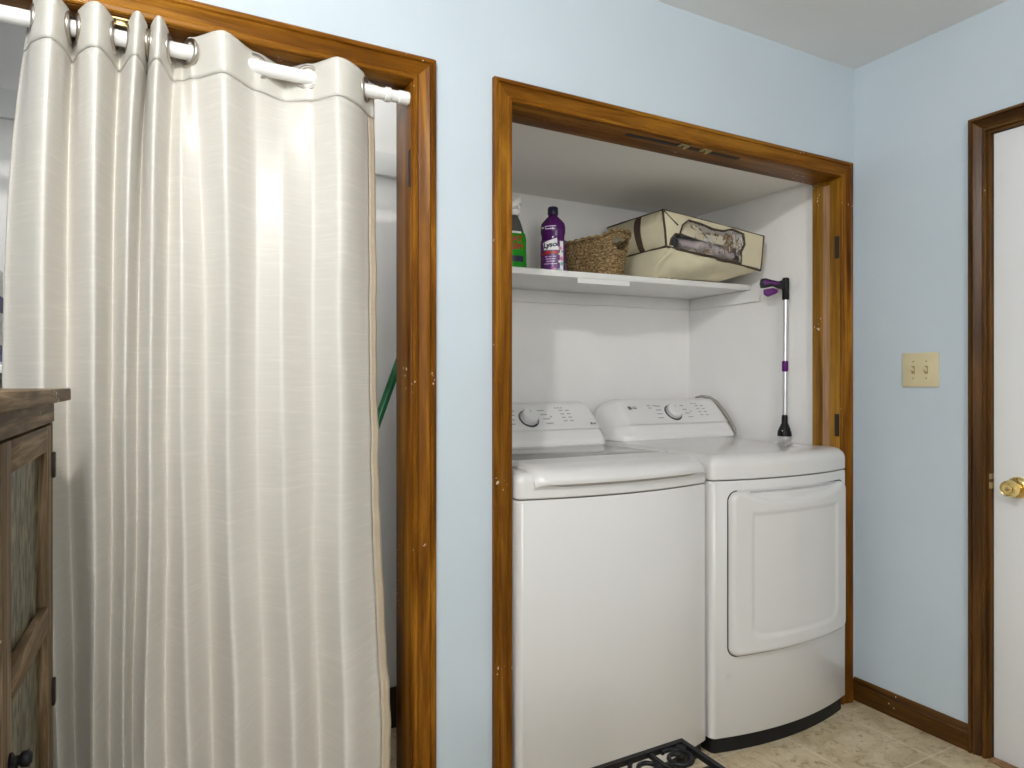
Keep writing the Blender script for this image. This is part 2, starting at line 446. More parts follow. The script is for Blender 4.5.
struct('lock_button', bm, M['oldbrass'], k_, smooth=40)
struct('strike_plate', B((XR-.0025, XR+.02, DY1-.001, DY1+.004, KZ-.012, KZ+.008), (XR-.0025, XR+.02, DY1-.001, DY1+.004, KZ+.018, KZ+.036)), M['oldbrass'], d, smooth=0)

# ------------------------------------------------------------------ light switch
t = thing('light_switch', 'ivory double toggle light switch plate on the right blue wall', 'light switch', (XR, 1.407, 1.27))
bm = B((XR-.007, XR-.0002, 1.336, 1.464, 1.209, 1.331)); obj('plate', bm, M['ivory'], t, bevel=.003)
for y in (1.378, 1.424):
    obj('toggle_frame', B((XR-.0076, XR-.0065, y-.006, y+.006, 1.256, 1.284)), M['ivorydark'], t, smooth=0)
    bm = bmesh.new()
    loft(bm, [[Vector((XR-.0076-a, y+p*.0042, 1.268+a*.55+q*.0055)) for p, q in ((-1, -1), (1, -1), (1, 1), (-1, 1))] for a in (0, .012)])
    obj('toggle', bm, M['ivory'], t, bevel=.001)
    for z in (1.240, 1.300):
        bm = bmesh.new(); lathe(bm, [(.0032, 0), (.0026, .001)], (XR-.007, y, z), (-1, 0, 0), 12)
        obj('screw', bm, M['ivorydark'], t)

# ------------------------------------------------------------------ curtain rod and curtain
RODY, RODZ = 1.668, 1.966
t = thing('curtain_rod', 'white tension rod holding up the ivory curtain', 'curtain rod', (0.0, RODY, RODZ))
bm = bmesh.new(); tube(bm, [(LX0+.02, RODY, RODZ), (.50, RODY, RODZ)], .0165, 24); obj('tube', bm, M['whiteplastic'], t)
bm = bmesh.new(); tube(bm, [(.499, RODY, RODZ), (LX1-.022, RODY, RODZ)], .0150, 24); obj('inner_tube', bm, M['whiteplastic'], t)
for x0, x1, r in ((.520, .536, .0185), (LX1-.030, LX1-.0005, .0175), (LX0+.0005, LX0+.022, .0175)):
    bm = bmesh.new(); tube(bm, [(x0, RODY, RODZ), (x0+.002, RODY, RODZ), (x1-.002, RODY, RODZ), (x1, RODY, RODZ)], [r*.9, r, r, r*.9], 24)
    obj('end_cap' if r < .018 else 'collar', bm, M['whiteplastic'], t)

def ratio(px):
    u = (px-512)/667; c, s = math.cos(YAW), math.sin(YAW)
    return (s+c*u)/(c-s*u)
TOP = [(30, 1.705), (52, 1.605), (73.5, 1.715), (97, 1.600), (121, 1.715), (138, 1.60), (149.5, 1.705), (159, 1.60), (176, 1.715), (182, 1.712), (189.5, 1.667),
       (223, 1.600), (256, 1.669), (284, 1.716), (310, 1.667), (338, 1.60), (374, 1.700)]
CROSS = {0: 34.5, 1: 69, 2: 79, 3: 113, 4: 129, 5: 147, 6: 151, 7: 168, 15: 361}      # where a fold slips past the rod
MID = [(1, 1.655), (42, 1.605), (67, 1.665), (94, 1.610), (112, 1.66), (125, 1.615), (137, 1.65), (150, 1.610), (166, 1.645), (181, 1.617), (206, 1.648),
       (228, 1.608), (257, 1.645), (283, 1.615), (313, 1.645), (340, 1.608), (376, 1.665)]
BOT = [(30, 1.66), (64, 1.600), (78, 1.672), (93, 1.595), (109, 1.672), (123, 1.595), (131, 1.66), (143, 1.592), (166, 1.668), (192, 1.598), (214, 1.668),
       (238, 1.592), (266, 1.668), (296, 1.592), (320, 1.668), (346, 1.592), (393, 1.665)]
ZT = RODZ+.034
conv = lambda L, d=0: [((y+d*(y-1.635))*ratio(px), y+d*(y-1.635)) for px, y in L]
TOPC, MIDC, BOTC = conv(TOP), conv(MID, .35), conv(BOT, .30)
SEG = 14
def ease(a): return (1-math.cos(PI*a))/2
def prof_at(L, i, a, cross=None):
    (x0, y0), (x1, y1) = L[i], L[i+1]
    k = a if y0 < y1 else 1-a                                # distance from the crest, 0..1
    k = (math.sqrt(k*k+.03)-.1732)/(math.sqrt(1.03)-.1732)
    sharp = 1-(1-k)**1.55                                    # crests are crisper than troughs
    e = ease(a) if cross else ease(a)*.3+(sharp if y0 < y1 else 1-sharp)*.7
    if cross is not None and i in cross:
        xc = RODY*ratio(cross[i]); f = min(1, max(0, a/.5)) if a < .5 else (a-.5)/.5
        x = x0+(xc-x0)*f if a < .5 else xc+(x1-xc)*f
        return x, y0+(y1-y0)*e
    return x0+(x1-x0)*(a*.72+e*.28), y0+(y1-y0)*e
def curtain_pt(i, a, z):
    wt = math.exp(-((ZT-z)/.30)**1.15) if z < ZT else 1.0
    wb = min(1, max(0, (1.25-z)/1.25)); wb = wb*wb*(3-2*wb)
    xt, yt = prof_at(TOPC, i, a, CROSS); xm, ym = prof_at(MIDC, i, a); xb, yb = prof_at(BOTC, i, a)
    xl, yl = xm+(xb-xm)*wb, ym+(yb-ym)*wb
    x, y = xl+(xt-xl)*wt, yl+(yt-yl)*wt
    k = 1-wt
    y += k*(.008*noise.noise(Vector((x*7, 3.1, z*.8)))+.0022*noise.noise(Vector((x*22, 8.1, z*4.0))))
    x += k*.006*noise.noise(Vector((x*5, 1.7, z*2.2)))
    if i == len(TOP)-2: x += k*a*a*(.007*noise.noise(Vector((4.4, 1.7, z*5.5)))+.004*noise.noise(Vector((2.4, 7.7, z*14))))
    return Vector((x, y, z))
t = thing('curtain', 'ivory slub satin curtain with metal grommets hung in the left opening', 'curtain', (0.1, RODY, 0.0))
def sheet(zs, i0=0, a0=0.0, i1=None, a1=1.0, dy=0.0):
    bm = bmesh.new(); i1 = len(TOP)-2 if i1 is None else i1
    cols = [(i, k/SEG) for i in range(len(TOP)-1) for k in range(SEG)]+[(len(TOP)-2, 1.0)]
    cols = [c for c in cols if (c[0]+c[1]) >= i0+a0-1e-6 and (c[0]+c[1]) <= i1+a1+1e-6]
    loft(bm, [[curtain_pt(i, a, z)+Vector((0, dy, 0)) for i, a in cols] for z in zs], False, False, closed=False)
    return bm
ZHEAD = ZT-.088
def solid(o, th):
    md = o.modifiers.new('thick', 'SOLIDIFY'); md.thickness = th; md.offset = 0; return o
solid(obj('panel', sheet([.018+(ZHEAD-.018)*k/110 for k in range(111)], a1=1-3/SEG), M['curtain'], t, smooth=80), .0012)
solid(obj('heading', sheet([ZHEAD-.004+(ZT-ZHEAD+.004)*k/10 for k in range(11)], dy=-.0022), M['curtain_head'], t, smooth=80), .0016)
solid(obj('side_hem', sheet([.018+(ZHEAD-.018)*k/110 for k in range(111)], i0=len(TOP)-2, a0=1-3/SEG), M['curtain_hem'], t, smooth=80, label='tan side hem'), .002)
# a grommet wherever the heading crosses the rod
prev = None
for i in range(len(TOP)-1):
    for k in range(SEG+1):
        p = curtain_pt(i, k/SEG, RODZ+.02)
        if prev is not None and (prev.y-RODY)*(p.y-RODY) < 0:
            f = (RODY-prev.y)/(p.y-prev.y); c = prev.lerp(p, f); c.z = RODZ
            tan = (p-prev); tan.z = 0; tan.normalize()
            bm = bmesh.new()
            ring = [c + tan*(math.cos(q*PI/18)*.0265) + Vector((0, 0, math.sin(q*PI/18)*.0265)) for q in range(36)]
            tube(bm, ring, .0055, 8, closed=True)
            obj('grommet', bm, M['nickel'], t, smooth=60)
        prev = p

# ------------------------------------------------------------------ rustic cabinet at the left
FX = -0.16                                   # front plane, facing the room (+X)
CY1 = 1.447; CY0 = CY1-.80; CB = FX-.40
t = thing('cabinet', 'rustic brown wooden cabinet with glass doors in front of the curtain', 'cabinet', (FX-.2, 1.05, 0))
obj('top', B((CB-.01, FX+.022, CY0-.03, CY1+.034, 1.190, 1.212)), M['rusticY'], t, bevel=.002)
obj('apron', B((FX-.02, FX, CY0, CY1, 1.1525, 1.190)), M['rusticY'], t, bevel=.0015)
for y0, y1 in ((CY0, CY0+.030), (CY1-.030, CY1)):
    for x0, x1 in ((FX-.05, FX-.002), (CB, CB+.045)):
        obj('corner_post', B((x0, x1, y0, y1, 0, 1.1515)), M['rusticZ'], t, bevel=.002)
    obj('side_panel', B((CB+.045, FX-.05, y0+.008, y1-.008, .30, 1.189)), M['rusticZ'], t, smooth=0)
obj('back_panel', B((CB, CB+.012, CY0+.03, CY1-.03, .30, 1.189)), M['rusticZ'], t, smooth=0)
obj('bottom_panel', B((CB+.012, FX-.022, CY0+.03, CY1-.03, .40, .42)), M['rusticY'], t, smooth=0)
obj('bottom_rail', B((FX-.03, FX, CY0+.03, CY1-.03, .395, .455)), M['rusticY'], t, bevel=.002)
YM = .977
def cab_door(y0, y1, hinge_hi):
    dr = obj('door', B((FX-.022, FX, y0, y0+.062, .46, 1.149), (FX-.022, FX, y1-.050, y1, .46, 1.149)), M['rusticZ'], t, bevel=.002)
    obj('rail', B((FX-.022, FX, y0+.062, y1-.050, 1.106, 1.149)), M['rusticY'], dr, bevel=.002)
    obj('rail', B((FX-.022, FX, y0+.062, y1-.050, .46, .52)), M['rusticY'], dr, bevel=.002)
    bm = bmesh.new()                          # slightly crooked middle slat
    loft(bm, [[Vector((x, y, z)) for x, z in ((FX-.012, zc-.022), (FX+.001, zc-.022), (FX+.001, zc+.022), (FX-.012, zc+.022))] for y, zc in ((y0+.0622, .838), (y1-.0502, .822))])
    obj('middle_slat', bm, M['rusticY'], dr, bevel=.002)
    obj('glass', B((FX-.018, FX-.013, y0+.055, y1-.045, .51, 1.115)), M['cabglass'], dr, smooth=0, label='hammered olive glass pane')
    yh = y0+.046 if hinge_hi else y1-.034
    bm = bmesh.new()
    lathe(bm, [(.010, 0), (.011, .003), (.006, .006), (.006, .010), (.0095, .013), (.010, .020), (.006, .024)], (FX, yh, .750), (1, 0, 0), 18)
    lathe(bm, [(.012, 0), (.013, .003), (.008, .007), (.008, .012), (.0125, .016), (.013, .026), (.008, .031)], (FX, yh-.008, .726), (1, .1, -.12), 18)
    tube(bm, [(FX+.004, yh, .750), (FX+.004, yh-.008, .726)], .006, 8)
    obj('handle', bm, M['iron'], dr, smooth=60)
    ye = y1+.004 if hinge_hi else y0-.004
    for z in (1.055, .655):
        s = 1 if hinge_hi else -1
        yb = y1+.006 if hinge_hi else y0-.006
        obj('hinge', B((FX-.004, FX+.005, yb-.009, yb+.010, z, z+.045)), M['darkbronze'], dr, bevel=.002)
cab_door(YM+.003, CY1-.033, True)
cab_door(CY0+.033, YM-.003, False)

# ------------------------------------------------------------------ washer and dryer
YFR, BOW, YBK = 1.652, .047, 2.37
def front(x, x0, x1): q = 2*(x-x0)/(x1-x0)-1; return (1.630 if x0 < 1.2 else 1.619)-BOW*(1-q*q)
def plan(x0, x1, ins=0.0, dfront=0.0, yb=YBK, r=.022):
    """outline of a bowed-front machine, counter-clockwise, inset by ins"""
    a0, a1 = x0+ins, x1-ins
    pts = []
    yc = lambda x: front(x, x0, x1)+ins-dfront
    rr = max(.004, r-ins*.3)
    for k in range(7):
        q = k/6*PI/2; x = a0+rr*(1-math.sin(q)); pts.append((a0+rr-rr*math.cos(q), yc(a0+rr)+rr-rr*math.sin(q)))
    for k in range(1, 32):
        x = a0+rr+(a1-a0-2*rr)*k/32; pts.append((x, yc(x)))
    for k in range(7):
        q = k/6*PI/2; pts.append((a1-rr+rr*math.sin(q), yc(a1-rr)+rr-rr*math.cos(q)))
    pts += [(a1, yb-ins), (a0, yb-ins)]
    return pts
def machine_body(x0, x1, z0, z1, dfront=0.0):
    bm = bmesh.new()
    R = [Vector((0, 0, 0))]
    rings = [(0.004, z0), (0.0, z0+.005), (0.0, z1-.005), (0.004, z1)]
    loft(bm, [[Vector((x, y, z)) for x, y in plan(x0, x1, i, dfront)] for i, z in rings])
    return bm
def deck(x0, x1, z0, z1, rad, dfront=0.0, crown=0.0, yb=YBK):
    bm = bmesh.new()
    rings = [(0.003, z0), (0.0, z0+.003)]+[(rad*(1-math.cos(q*PI/2/7)), z1-rad+rad*math.sin(q*PI/2/7)) for q in range(8)]
    if crown: rings += [(rad+.10, z1+crown*.7), (rad+.2, z1+crown)]
    loft(bm, [[Vector((x, y, z)) for x, y in plan(x0, x1, i, dfront, yb)] for i, z in rings])
    return bm

CPF = [(2.165, .978), (2.164, .992), (2.178, 1.012), (2.197, 1.036), (2.2005, 1.0405), (2.2035, 1.0425), (2.1945, 1.0435), (2.1960, 1.047), (2.2025, 1.0495), (2.225, 1.075), (2.252, 1.103), (2.278, 1.128), (2.290, 1.138), (2.305, 1.144), (2.33, 1.146), (2.352, 1.140), (2.365, 1.12), (2.367, .978)]
def console(x0, x1, dz=0.0, grow=0.0, rl=.060, rr=.030, dy=0.0):
    bm = bmesh.new(); rows = []
    NX = 60
    for k in range(NX+1):
        q = k/NX
        x = x0+(x1-x0)*(q*.5+ease(q)*.5)
        e = min(x-x0, x1-x); r = rl if x-x0 < x1-x else rr
        ins = r-math.sqrt(max(0, r*r-(r-e)**2)) if e < r else 0.0
        row = []
        zt = 1.146
        for y, z in CPF:
            h = z-.978
            zz = .978+h*(1-ins*1.05/(zt-.978))
            row.append(Vector((x, min(y+ins*.9+dy, 2.366), zz+dz+grow*h)))
        rows.append(row)
    loft(bm, rows, True, True)
    return bm
PN = Vector((0, -.722, .692)); PU = Vector((0, .692, .722))      # face of the sloping panel
def panel_pt(x, s, dz, off=.0012):     # s: metres up the slope from (2.203, 1.050)
    return Vector((x, 2.203, 1.050+dz))+PU*s+PN*off
def dial(parent, x, s, dz):
    c = panel_pt(x, s, dz, 0)
    bm = bmesh.new(); lathe(bm, [(.043, 0), (.043, .002), (.039, .0035), (.039, .001)], c, PN, 40)
    o = obj('dial_ring', bm, M['inkdark'], parent, smooth=50)
    bm = bmesh.new(); lathe(bm, [(.038, 0), (.037, .012), (.0365, .016)], c, PN, 40)
    obj('dial_skirt', bm, M['chrome'], o, smooth=40)
    bm = bmesh.new(); lathe(bm, [(.033, .010), (.032, .026), (.0295, .030), (.0, .0305)], c, PN, 40)
    k = obj('knob', bm, M['console'], parent, smooth=40)
    p = c+PN*.0312
    bm = bmesh.new(); a = Vector((1, 0, 0))
    loft(bm, [[p+a*sx*.001+PU*(.008+sy*.010) for sx, sy in ((-1, 0), (1, 0), (1, 1), (-1, 1))], [p+PN*.0006+a*sx*.001+PU*(.008+sy*.010) for sx, sy in ((-1, 0), (1, 0), (1, 1), (-1, 1))]])
    obj('pointer', bm, M['ink'], k, smooth=0)
def legend(parent, marks, dz):
    for x, s, wd, ht in marks:
        bm = bmesh.new()
        loft(bm, [[panel_pt(x+sx*wd, s+sy*ht, dz, o_) for sx, sy in ((-.5, -.5), (.5, -.5), (.5, .5), (-.5, .5))] for o_ in (.0026, .0034)])
        obj('printed_mark', bm, M['ink'], parent, smooth=0)
def brand(parent, x, s, dz, size):
    c = lambda u, v: panel_pt(x+u, s+v, dz, .0034)
    bm = bmesh.new()
    ring = [c(math.cos(q*PI/14)*size*.62, math.sin(q*PI/14)*size*.62) for q in range(28)]
    bm.faces.new([bm.verts.new(p) for p in ring])
    o = obj('emblem', bm, M['inkdark'], parent, smooth=0)
    c2 = lambda u, v: panel_pt(x+u-size*.05, s+v, dz, .0042)
    obj('emblem_letters', text_bm('LG', size*.62, c2), M['console'], o, smooth=0)
    obj('brand_lettering', text_bm('LG', size*1.15, lambda u, v: c(u+size*1.6, v), offset=.0006), M['inkdark'], parent, smooth=0)

def kick(parent, x0, x1):
    bm = bmesh.new()
    loft(bm, [[Vector((x, y, z)) for x, y in plan(x0, x1, .012)] for z in (0.0, .062)])
    obj('base', bm, M['black'], parent, label='black base')

# --- washer
WX0, WX1 = .888, 1.599
t = thing('washing_machine', 'white top loading washing machine with glass lid, left of the dryer', 'washing machine', ((WX0+WX1)/2, 2.0, 0))
kick(t, WX0, WX1)
obj('body', machine_body(WX0, WX1, .050, .893), M['enamel'], t)
bm = deck(WX0, WX1, .897, .970, .030); obj('deck', bm, M['enamel'], t)
# lid: one lofted strip whose front lip rolls over the deck
LX_0, LX_1 = WX0+.047, WX1-.020
def lid_front(x): return front(x, WX0, WX1)
bm = bmesh.new(); rows = []
NXL = 48
for k in range(NXL+1):
    x = LX_0+(LX_1-LX_0)*k/NXL; yf = lid_front(x)
    e = min(x-LX_0, LX_1-x); dn = .012*max(0, 1-e/.03)**2
    P = [(yf+.060, .936), (yf+.012, .934), (yf-.010, .934), (yf-.0165, .9365), (yf-.019, .942), (yf-.017, .952), (yf-.008, .966), (yf+.010, .978), (yf+.040, .984), (yf+.10, .986),
         (1.793, .986), (1.797, .980), (2.138, .980), (2.142, .986), (2.158, .986), (2.160, .972), (2.150, .950)]
    rows.append([Vector((x, y + (dn if y < 1.7 else 0), z-dn*.8)) for y, z in P])
loft(bm, rows, True, True)
lid = obj('lid', bm, M['enamel'], t)
obj('lid_glass', B((LX_0+.035, LX_1-.030, 1.800, 2.135, .9795, .9845)), M['lidglass'], lid, bevel=.001, label='grey tinted glass')
for q in ((LX_0, LX_0+.035), (LX_1-.030, LX_1)): obj('glass_rim', B((*q, 1.796, 2.139, .9795, .986)), M['enamel'], lid, bevel=.002)
bm = bmesh.new()                              # dark strip painting in the hand slot's shade under the lip
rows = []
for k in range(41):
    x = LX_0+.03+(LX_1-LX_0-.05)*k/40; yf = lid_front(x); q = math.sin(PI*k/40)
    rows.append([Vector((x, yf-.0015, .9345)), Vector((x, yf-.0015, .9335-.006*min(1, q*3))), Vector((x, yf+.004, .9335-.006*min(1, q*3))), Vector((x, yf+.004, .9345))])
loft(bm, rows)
obj('slot_shade', bm, M['grey_cap'], t)
obj('control_panel', console(WX0+.004, WX1-.006), M['console'], t, smooth=50)
dial(t, 1.270, .049, 0)
brand(t, 1.545, .014, 0, .009)
legend(t, [(1.270+sx*(.066+.006*k), .088-.022*k,   .030, .0034) for k in range(4) for sx in (-1, 1)] +
          [(1.43+.030*(k % 2), .086-.018*(k//2), .017, .0032) for k in range(8)] + [(1.41+.014*k, .100, .006, .0045) for k in range(3)] + [(1.372, .055, .006, .006)], 0)

# --- dryer
DX0, DX1 = 1.607, 2.292
t = thing('dryer', 'white front loading clothes dryer with square door, right of the washer', 'clothes dryer', ((DX0+DX1)/2, 2.0, 0))
kick(t, DX0, DX1)
m, nt, b = new('white_enamel_smudged')
f = noi(nt, coords(nt), 2)
col = ramp(nt, f, [(0.3, (0.695, 0.68, 0.665)), (0.7, (0.705, 0.69, 0.675))])
tc = N(nt, 'ShaderNodeTexCoord'); vm = N(nt, 'ShaderNodeVectorMath', operation='DISTANCE')
nt.links.new(tc.outputs['Object'], vm.inputs[0]); vm.inputs[1].default_value = (1.672-(DX0+DX1)/2, 1.62-2.0, .255)
sm = ramp(nt, vm.outputs['Value'], [(0.004, (0.5, 0.5, 0.5)), (0.022, (0, 0, 0))])
nt.links.new(mixc(nt, sm, col, (0.35, 0.33, 0.33)), b.inputs['Base Color'])
b.inputs['Roughness'].default_value = 0.22; b.inputs['Coat Weight'].default_value = 0.3
obj('body', machine_body(DX0, DX1, .052, .899), m, t)
obj('top', deck(DX0, DX1, .903, .984, .042, crown=.006), M['enamel'], t)
def round_rect(hw, hh, r, n=14):
    P = []
    for cx, cz, q0 in ((hw-r, hh-r, 0), (-hw+r, hh-r, PI/2), (-hw+r, -hh+r, PI), (hw-r, -hh+r, 1.5*PI)):
        for k in range(n+1):
            q = q0+k/n*PI/2; P.append((cx+r*math.cos(q), cz+r*math.sin(q)))
        # straight run to the next corner
    out = []
    for a, b_ in zip(P, P[1:]+P[:1]):
        L = math.hypot(b_[0]-a[0], b_[1]-a[1]); s = max(1, int(L/.02))
        for k in range(s): out.append((a[0]+(b_[0]-a[0])*k/s, a[1]+(b_[1]-a[1])*k/s))
    return out
DCX, DCZ, DHW, DHH = 1.962, .592, .295, .272
def ss(a, b_, x): q = min(1, max(0, (x-a)/(b_-a))); return q*q*(3-2*q)
def sd_rr(x, z, hw, hh, r):
    qx, qz = abs(x)-hw+r, abs(z)-hh+r
    return math.hypot(max(qx, 0), max(qz, 0))+min(max(qx, qz), 0)-r
def door_depth(x, z):
    e = -sd_rr(x, z, DHW, DHH, .032)            # distance in from the rim
    d_ = .019*math.sqrt(max(0, 1-(1-min(1, e/.016))**2))
    # hand scoop along the top rim
    arc = DHH-.012-.030*(1-(x/.245)**2) if abs(x) < .245 else DHH
    d_ -= .013*ss(arc-.006, arc+.006, z)*ss(0, .05, .245-abs(x)) if e > .004 else 0
    # shallow U-shaped moulding and the line across its top
    iu = -sd_rr(x, z+.03 if z < 0 else z*.0, .215, .205, .05)
    if z < .19:
        dd = -sd_rr(x, min(z, 0)+.0, .222, .222, .055)
        d_ -= .0045*ss(0, .012, dd)
    else: d_ -= .0045*ss(0, .012, .222-abs(x))*(1-ss(.194, .200, z))
    return d_
bm = bmesh.new(); out = round_rect(DHW, DHH, .032)
ks = [0.02]+[k/44 for k in range(1, 40)]+[.905, .92, .935, .945, .955, .965, .975, .985, .993, 1.0]
rings = [[Vector((DCX+x*k, front(DCX+x*k, DX0, DX1)-.001-door_depth(x*k, z*k), DCZ+z*k)) for x, z in out] for k in ks]
rings.append([Vector((DCX+x, front(DCX+x, DX0, DX1)+.004, DCZ+z)) for x, z in out])
loft(bm, rings, True, True)
dd = obj('door', bm, M['enamel'], t, smooth=60)
bm = bmesh.new()
o2 = round_rect(DHW+.0035, DHH+.0035, .035)
loft(bm, [[Vector((DCX+x, front(DCX+x, DX0, DX1)+o_, DCZ+z)) for x, z in o2] for o_ in (-.0012, .003)])
obj('door_gap', bm, M['slot'], dd, smooth=0)
DZ_ = .008
obj('control_panel', console(DX0+.062, DX1+.003, DZ_, rl=.085, rr=.022), M['console'], t, smooth=50)
bm = bmesh.new()
tube(bm, [(2.225, 2.340, 1.158), (2.255, 2.335, 1.163), (2.282, 2.312, 1.157), (2.296, 2.280, 1.134), (2.301, 2.245, 1.100), (2.303, 2.210, 1.058), (2.303, 2.180, 1.018), (2.300, 2.168, .998)], [.004, .006, .008, .009, .009, .008, .007, .005], 12)
obj('end_trim', bm, M['grey_cap'], t, smooth=60, label='taupe trim along the right end of the console')
dial(t, 1.995, .050, DZ_)
brand(t, 1.772, .080, DZ_, .016)
legend(t, [(1.995+sx*(.066+.006*k), .088-.022*k, .027, .0034) for k in range(4) for sx in (-1, 1)] +
          [(2.150+.032*(k % 2), .086-.018*(k//2), .017, .0032) for k in range(8)] + [(2.13+.014*k, .100, .006, .0045) for k in range(3)] + [(2.10, .055, .006, .006)] +
          [(1.88+.03*(k % 2), .092-.014*(k//2), .018, .003) for k in range(3)], DZ_)

# ------------------------------------------------------------------ shelf and what stands on it
def zs(x): return 1.638+(x-.89)*(.021/1.44)            # crooked: rises a little to the right
SY0 = 2.108
t = thing('wall_shelf', 'white wall shelf above the washer and dryer', 'shelf', (1.6, 2.3, 1.62))
def slant(x0, x1, y0, y1, d0, d1):
    bm = bmesh.new()
    loft(bm, [[Vector((x, y, zs(x)+dz)) for y, dz in ((y0, d0), (y1, d0), (y1, d1), (y0, d1))] for x in (x0, x1)])
    return bm
obj('board', slant(.866, 2.329, SY0, 2.496, -.023, 0), M['white_trim'], t, bevel=.0015)
obj('back_cleat', slant(.866, 2.329, 2.478, 2.496, -.075, -.0235), M['white_trim'], t, bevel=.001)
bm = B((2.314, 2.3295, 2.05, 2.477, zs(2.33)-.078, zs(2.33)-.0245)); obj('side_cleat', bm, M['white_trim'], t, bevel=.001)
bm = B((.8655, .881, 2.12, 2.477, zs(.87)-.075, zs(.87)-.0235)); obj('side_cleat', bm, M['white_trim'], t, bevel=.001)
bm = slant(1.412, 1.657, SY0+.002, SY0+.0035, -.042, -.0236)
tag(obj('paper_strip', bm, M['paper'], smooth=0, loc=(1.4, 2.13, zs(1.4)-.025)), 'strip of white paper stuck under the front edge of the shelf', 'paper strip')

# --- green trigger spray bottle
gx, gy = 1.193, 2.215; gz = zs(gx)
t = thing('spray_bottle', 'green trigger spray bottle at the left end of the shelf', 'spray bottle', (gx, gy, gz))
bm = bmesh.new(); lathe(bm, [(.046, 0), (.051, .004), (.052, .02), (.050, .10), (.0505, .125), (.047, .142), (.040, .150)], (gx, gy, gz), n=36, sy=.68)
obj('body', bm, M['greenliquid'], t, smooth=50)
bm = bmesh.new(); lathe(bm, [(.040, .1502), (.034, .170), (.025, .195), (.018, .206), (.017, .212)], (gx, gy, gz), n=32, sy=.75)
obj('shoulder', bm, M['smoke'], t, smooth=50)
bm = bmesh.new(); lathe(bm, [(.019, .2125), (.020, .216), (.019, .234), (.014, .238)], (gx, gy, gz), n=24)
obj('collar', bm, M['whiteplastic'], t)
bm = bmesh.new()
tube(bm, [(gx-.012, gy, gz+.238), (gx-.010, gy, gz+.250), (gx+.004, gy-.004, gz+.262), (gx+.014, gy-.008, gz+.268), (gx+.022, gy-.012, gz+.270)], [.013, .014, .014, .015, .018], 14, flat=.8)
h = obj('trigger_head', bm, M['whiteplastic'], t, smooth=60)
bm = bmesh.new(); tube(bm, [(gx+.014, gy-.005, gz+.256), (gx+.022, gy-.007, gz+.240), (gx+.020, gy-.007, gz+.222)], [.006, .005, .004], 8)
obj('trigger', bm, M['whiteplastic'], h, smooth=60)
def wrap(cx, cy, rx, ry, z0, face, off, tilt=0.0):
    """letter space -> upright oval surface; face is the angle it looks to"""
    def put(u, v):
        uu = u*math.cos(tilt)-v*math.sin(tilt); vv = u*math.sin(tilt)+v*math.cos(tilt)
        a = face+uu/((rx+ry)/2)
        return Vector((cx+(rx+off)*math.cos(a), cy+(ry+off)*math.sin(a), z0+vv))
    return put
def patch(put, hw, hh, nu=14, nv=4, shape=None):
    bm = bmesh.new()
    loft(bm, [[put(-hw+2*hw*k/nu, -hh+2*hh*j/nv) if shape is None else put(*shape(-1+2*k/nu, -1+2*j/nv)) for k in range(nu+1)] for j in range(nv+1)], False, False, closed=False)
    return bm
fc = math.atan2(-gy, -gx)-.10
gp = lambda off, z, tl=0.0: wrap(gx, gy, .0515, .0355, gz+z, fc, off, tl)
obj('label_letters', text_bm('SPRAY', .030, gp(.0012, .116, .10), offset=.0014), M['red'], t, smooth=0)
obj('label_letters', text_bm('WASH', .030, gp(.0012, .088, .10), offset=.0014), M['red'], t, smooth=0)
obj('label_band', patch(gp(.001, .045), .046, .011), M['navy'], t, smooth=60)
obj('label_band', patch(gp(.001, .155-.012), .036, .004), M['paper'], t, smooth=60)

# --- purple cleaner bottle
px_, py_ = 1.372, 2.225; pz = zs(px_)
t = thing('cleaner_bottle', 'purple cleaner bottle with dark blue cap beside the woven basket', 'bottle', (px_, py_, pz))
PB = [(.044, 0), (.0475, .005), (.0485, .03), (.0485, .10), (.047, .135), (.0445, .148), (.0455, .158), (.0485, .170), (.0485, .195), (.046, .207), (.034, .222), (.022, .234), (.017, .240), (.017, .244)]
fcp = math.atan2(-py_, -px_)
def flat_(r): return 1.0 if r < .022 else (1-.34*min(1, (r-.022)/.012))
pF = Vector((-px_, -py_, 0)).normalized(); pF.rotate(Matrix.Rotation(-.12, 3, 'Z'))
pR = (-pF).cross(Vector((0, 0, 1)))
pC = Vector((px_, py_, pz))
bm = bmesh.new()
loft(bm, [[pC+pR*(r*math.cos(-q*2*PI/40))+pF*(r*flat_(r)*math.sin(-q*2*PI/40))+Vector((0, 0, h)) for q in range(40)] for r, h in [(r_, h_*.965) for r_, h_ in PB]])
obj('body', bm, M['purpleplastic'], t, smooth=50)
bm = bmesh.new(); lathe(bm, [(.0205, .2356), (.021, .237), (.0205, .262), (.018, .265)], (px_, py_, pz), n=28)
obj('cap', bm, M['navy'], t, smooth=40)
def pput(z, off, du=0.0, tilt=0.0):
    def put(u, v):
        uu = u*math.cos(tilt)-v*math.sin(tilt)+du; vv = u*math.sin(tilt)+v*math.cos(tilt)
        a = max(-1.45, min(1.45, uu/.043))
        return pC+pR*((.0485+off)*math.sin(a))+pF*((.032+off)*math.cos(a))+Vector((0, 0, z+vv))
    return put
mlabel, nt, b = new('purple_label_print')
f = noi(nt, coords(nt), 60, 4, .7)
nt.links.new(ramp(nt, f, [(0.35, (0.06, 0.008, 0.10)), (0.55, (0.13, 0.018, 0.17)), (0.75, (0.32, 0.06, 0.30))]), b.inputs['Base Color'])
b.inputs['Roughness'].default_value = .3
lb = obj('label', patch(pput(.070, .0006), .056, .062, 24), mlabel, t, smooth=60)
obj('label_panel', patch(pput(.112, .0012, -.006, .16), .027, .022, shape=lambda a, b_: (a*.027, b_*.019+.005*a*b_)), M['paper'], lb, smooth=60)
obj('label_letters', text_bm('Lysol', .026, pput(.113, .0019, -.006, .16), offset=.0012, shear=.25), M['navy'], lb, smooth=0)
